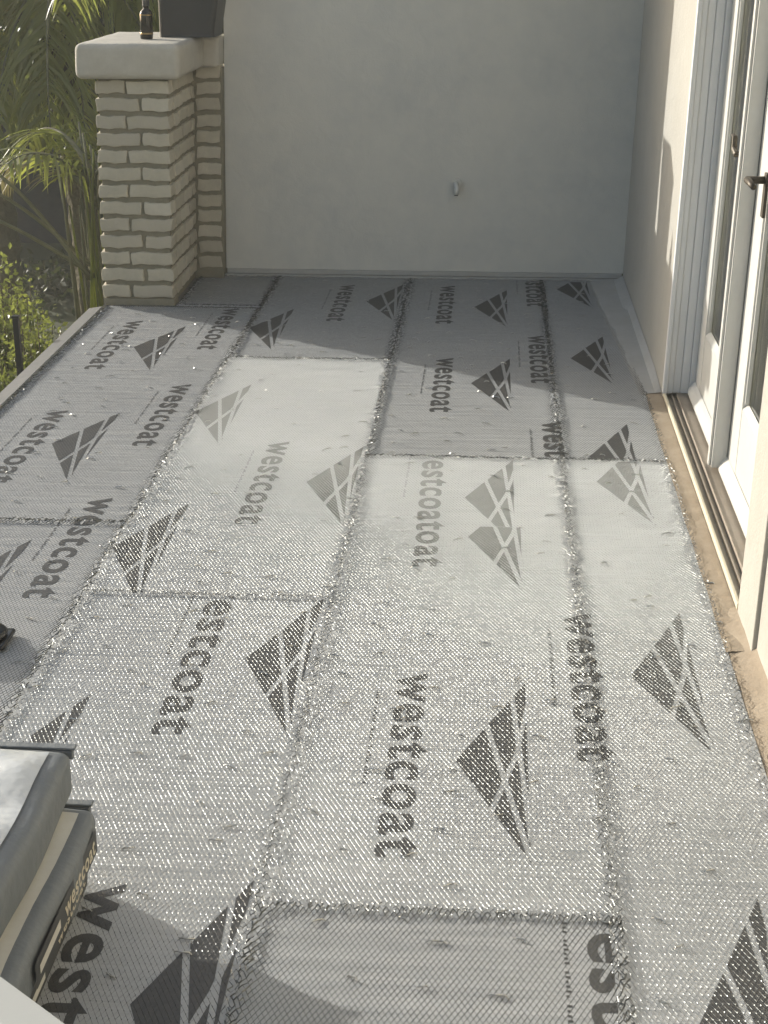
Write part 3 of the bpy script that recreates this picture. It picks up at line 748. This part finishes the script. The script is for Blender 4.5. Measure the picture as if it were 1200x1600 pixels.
def frond(t, base, az, el, L, nleaf, ll, m, sd, droop=1.0, lw=.020, hang=.8):
    rr = random.Random(sd)
    N = 16; pts = []; p = Vector(base); e = el
    for i in range(N + 1):
        pts.append(p.copy()); d = Vector((math.cos(az) * math.cos(e), math.sin(az) * math.cos(e), math.sin(e)))
        p = p + d * (L / N); e -= droop * (1.6 / N) * (0.5 + i / N)
        az += rr.uniform(-.02, .02)
    f = MB(); f.tube(pts, [.016 * (1 - i / N) + .003 for i in range(N + 1)], 5)
    s_o = f.build('rachis', M['stalk'], t, shear=False, smooth=True)
    m_ = MB()
    for k in range(nleaf):
        u_ = .22 + .78 * k / nleaf; i = min(int(u_ * N), N - 1); a = u_ * N - i
        P = pts[i].lerp(pts[i + 1], a); T = (pts[i + 1] - pts[i]).normalized()
        sd_ = T.cross(Vector((0, 0, 1))); sd_ = sd_.normalized() if sd_.length > .05 else Vector((math.sin(az), -math.cos(az), 0))
        for sgn in (-1, 1):
            ln = ll * (math.sin(math.pi * min(1, u_ * .85 + .12)) * .75 + .3) * rr.uniform(.8, 1.15)
            d = (sd_ * sgn * rr.uniform(.6, 1.0) + T * rr.uniform(.5, .9) + Vector((0, 0, rr.uniform(-.5, .25)))).normalized()
            q = P.copy(); w = lw * rr.uniform(.7, 1.2); wd = T.cross(d).cross(d).normalized() if rr.random() < .5 else d.cross(Vector((0, 0, 1)) + T * .3).normalized()
            wd = (wd + Vector((rr.uniform(-.5, .5), rr.uniform(-.5, .5), rr.uniform(-.3, .3)))).normalized()
            b = len(m_.v); S_ = 4
            for s_ in range(S_ + 1):
                ww = w * (1 - (s_ / S_) ** 2) * (.6 if s_ == 0 else 1) + .0012
                m_.v.append(tuple(q - wd * ww / 2)); m_.v.append(tuple(q + wd * ww / 2))
                q = q + d * (ln / S_); d = (d + Vector((0, 0, -hang * rr.uniform(.35, .65)))).normalized()
            for s_ in range(S_): m_.f.append((b + 2 * s_, b + 2 * s_ + 1, b + 2 * s_ + 3, b + 2 * s_ + 2))
    o = m_.build('leaflet', m, s_o, org=ORG[t.name], shear=False); o['kind'] = 'stuff'
    return s_o
def palm(x, y, z0, ztop, nf, L, sd, label, extra=()):
    t = thing('palm_tree', (x, y, z0), label, 'palm tree', 'palms beyond the deck edge', shear=False)
    rr = random.Random(sd)
    n = 26; pts = [(x + .05 * math.sin(i * .2), y, z0 + (ztop - z0) * i / n) for i in range(n + 1)]
    MB().tube(pts, [.10 + .018 * (i % 2) + (.03 if i > n - 4 else 0) for i in range(n + 1)], 12).build('trunk', M['bark'], t, shear=False)
    for k in range(nf):
        az = k * 2.399 + rr.uniform(-.2, .2); el = rr.uniform(.0, 1.2) if k % 3 else rr.uniform(-.6, .1)
        frond(t, (x, y, ztop + .02), az, el, L * rr.uniform(.8, 1.1), 46, .50, M['palm'] if rr.random() < .88 else M['palm2'], sd * 100 + k, droop=rr.uniform(1.0, 1.6), lw=.026, hang=.7)
    for a in extra: frond(t, (x, y, ztop + a[4]), *a[:3], 50, .55, M[a[5]], sd * 999 + int(a[0] * 10), droop=a[6], lw=.026, hang=.9)
    return t
# the tall palm: crown just above the frame, fronds hanging in front of the dark wall
palm(-2.72, 10.2, -1.5, 1.55, 15, 1.55, 3, 'tall green palm whose long fronds hang left of the brick pillar',
     extra=((-1.5, -.5, 1.5, 0, 0, 'palm', .9), (-1.2, -.8, 1.4, 0, .0, 'palm', .6), (-2.0, -.7, 1.5, 0, 0, 'palm', .6), (-.4, -.5, 1.3, 0, 0, 'palm', .9), (2.8, -.4, 1.5, 0, 0, 'palm2', .9), (-2.6, -.2, 1.6, 0, 0, 'palm', 1.1)))
palm(-3.6, 11.2, -1.5, 1.2, 12, 1.6, 5, 'second palm at the left frame edge behind the tall one')
# clump of upright stalks beside the pillar
pc = thing('palm_clump', (-2.20, 8.6, -1.5), 'clump of upright yellow green palm stalks beside the brick pillar', 'palm clump', shear=False)
rr = random.Random(21)
for k in range(34):
    bx = -2.22 + rr.uniform(-.10, .12); by = 8.7 + rr.uniform(-.15, .25)
    h_ = rr.uniform(1.55, 2.15); ax = rr.uniform(-.13, .13); ay = rr.uniform(-.1, .1)
    pts = [(bx + ax * (i / 8) ** 1.3, by + ay * (i / 8), -1.5 + h_ * i / 8) for i in range(9)]
    MB().tube(pts, [.017 * (1 - .65 * i / 8) for i in range(9)], 5).build('stalk', M['stalk'] if k % 3 else M['palm'], pc, shear=False, smooth=True)
for k in range(9):
    az = rr.uniform(0, 6.28)
    frond(pc, (-2.22 + rr.uniform(-.06, .06), 8.75, rr.uniform(.05, .35)), az, rr.uniform(.7, 1.35), rr.uniform(.55, .9), 26, .34, M['palm'] if k % 4 else M['palm2'], 500 + k, droop=rr.uniform(.8, 1.6), lw=.020, hang=.6)
# two long bare arching stems to the left
for k, (dx, dz) in enumerate(((-1.0, .55), (-1.1, .42), (-.8, .68))):
    pts = [(-2.25 + dx * (i / 12), 8.8 - .1 * k, -.25 + dz * math.sin(min(1, i / 12 * 1.05) * math.pi * .52) + 0 * i) for i in range(13)]
    MB().tube(pts, [.014 * (1 - .6 * i / 12) for i in range(13)], 6).build('arching_stem', M['stalk'], pc, shear=False, smooth=True)

def shrub(x, y, z0, rx, ry, h, n, m, label, sd, leafsz=.035, cat='shrub', grp='leafy shrubs below the deck edge'):
    t = thing('shrub', (x, y, z0), label, cat, grp, shear=False)
    rr = np.random.default_rng(sd)
    nb = max(14, n // 90)
    s_ = MB(); tips = []
    for k in range(nb):
        a = rr.random() * 6.28; r0 = math.sqrt(rr.random())
        top = np.array([x + rx * r0 * math.cos(a), y + ry * r0 * math.sin(a), z0 + h * (1 - .35 * r0 ** 2) * rr.uniform(.75, 1.08)])
        base = np.array([x + .2 * rx * math.cos(a), y + .2 * ry * math.sin(a), z0])
        s_.tube([base, base * .4 + top * .6 + np.array([0, 0, -.08 * h]), top], [.009, .006, .002], 4, caps=False); tips.append((base, top))
    s_.build('stem', M['bark'], t, shear=False)
    V = []; F = []
    for k in range(n):
        b, tp = tips[rr.integers(nb)]; u_ = rr.random() ** .45
        c = b + (tp - b) * u_ + rr.normal(0, .045 + .03 * h, 3) * (1.15 - .6 * u_)
        d = rr.normal(0, 1, 3); d[2] = abs(d[2]) * .8 + .15; d /= np.linalg.norm(d); e = np.cross(d, rr.normal(0, 1, 3)); e /= np.linalg.norm(e) + 1e-9
        nrm = np.cross(d, e); L = leafsz * rr.uniform(.6, 1.3); w = L * .28; b0 = len(V)
        V += [tuple(c), tuple(c + d * L * .5 + e * w + nrm * w * .3), tuple(c + d * L), tuple(c + d * L * .5 - e * w + nrm * w * .3)]
        F += [(b0, b0 + 1, b0 + 2), (b0, b0 + 2, b0 + 3)]
    f = MB(); f.v = V; f.f = F; f.build('foliage', m, t, shear=False, kind='stuff')
    return t
for i, (x, y, rx, h, n, lab) in enumerate(((-2.28, 7.5, .28, 1.28, 9000, 'bright shrub right beside the base of the brick pillar'), (-2.62, 8.1, .33, 1.44, 11000, 'tallest bright shrub, left of the upright palm stalks'),
        (-2.55, 6.7, .36, 1.15, 11000, 'bushy green shrub behind the dark post'), (-2.25, 6.1, .30, 1.02, 9000, 'low green shrub touching the deck edge, nearer than the dark post'), (-3.1, 7.6, .45, 1.30, 9000, 'shrub at the left frame edge under the dark wall'), (-2.3, 5.1, .32, .95, 7000, 'nearest shrub beside the left deck edge'))):
    shrub(x, y, -1.5, rx, rx, h, n, M['leaf'], lab, 40 + i, .034)
# dark hedge in front of the neighbour's wall (reads as one mass)
hd = np.random.default_rng(5); V = []; F = []
n = 60000
C3 = np.stack([hd.uniform(-6.5, .5, n), 13.6 + hd.normal(0, .35, n), hd.uniform(-1.5, 3.2, n)], -1)
C3[:, 2] = np.where(C3[:, 0] > -3.15 + .2 * np.sin(C3[:, 2] * 3), C3[:, 2], C3[:, 2] * 1.0)
keep = ~((C3[:, 0] < -2.9) & (C3[:, 2] < .3 + .25 * np.sin(C3[:, 0] * 4)) & (C3[:, 2] > -1.2))
C3 = C3[keep]; n = len(C3)
D = hd.normal(0, 1, (n, 3)); D /= np.linalg.norm(D, axis=1)[:, None]; E3 = np.cross(D, hd.normal(0, 1, (n, 3))); E3 /= np.linalg.norm(E3, axis=1)[:, None]
L = hd.uniform(.05, .11, n)[:, None]
q = np.stack([C3, C3 + D * L * .5 + E3 * L * .25, C3 + D * L, C3 + D * L * .5 - E3 * L * .25], 1).reshape(-1, 3)
me = bpy.data.meshes.new('hedge'); me.vertices.add(4 * n); me.vertices.foreach_set('co', q.ravel().astype(np.float32))
me.loops.add(4 * n); me.loops.foreach_set('vertex_index', np.arange(4 * n, dtype=np.int32))
me.polygons.add(n); me.polygons.foreach_set('loop_start', np.arange(0, 4 * n, 4, dtype=np.int32)); me.polygons.foreach_set('loop_total', np.full(n, 4, dtype=np.int32))
me.update(calc_edges=True); me.materials.append(M['leafd'])
o = bpy.data.objects.new('hedge', me); COL.objects.link(o); tag(o, 'dark dense hedge filling the view behind the palm fronds', 'hedge', kind='stuff')
# small dark post by the deck edge
po = thing('garden_post', (-2.02, 6.45, -1.5), 'short dark square post standing just beyond the left deck edge', 'post', shear=False)
MB().box(-2.04, -2.015, 6.44, 6.465, -1.5, .055, .002).build('post_shaft', M['post'], po, shear=False)
MB().box(-2.043, -2.012, 6.437, 6.468, .0555, .066, .002).build('post_cap', M['post'], po, shear=False)

# ================================================================== LENS GLARE, imitated by an added thin volume
hm = bpy.data.materials.new('glare_veil_volume'); hm.use_nodes = True; n = hm.node_tree; n.nodes.clear()
ho = n.nodes.new('ShaderNodeOutputMaterial'); pv = n.nodes.new('ShaderNodeVolumePrincipled')
pv.inputs['Color'].default_value = (.95, .95, .90, 1); pv.inputs['Density'].default_value = .0034; pv.inputs['Anisotropy'].default_value = .45
n.links.new(pv.outputs[0], ho.inputs['Volume'])
hz = MB().box(-12, 8, -6, 18, -2.5, 5.6).build('lens_glare_veil', hm, shear=False, kind='stuff'); tag(hz, 'thin volume added over the deck to imitate bright lens glare')
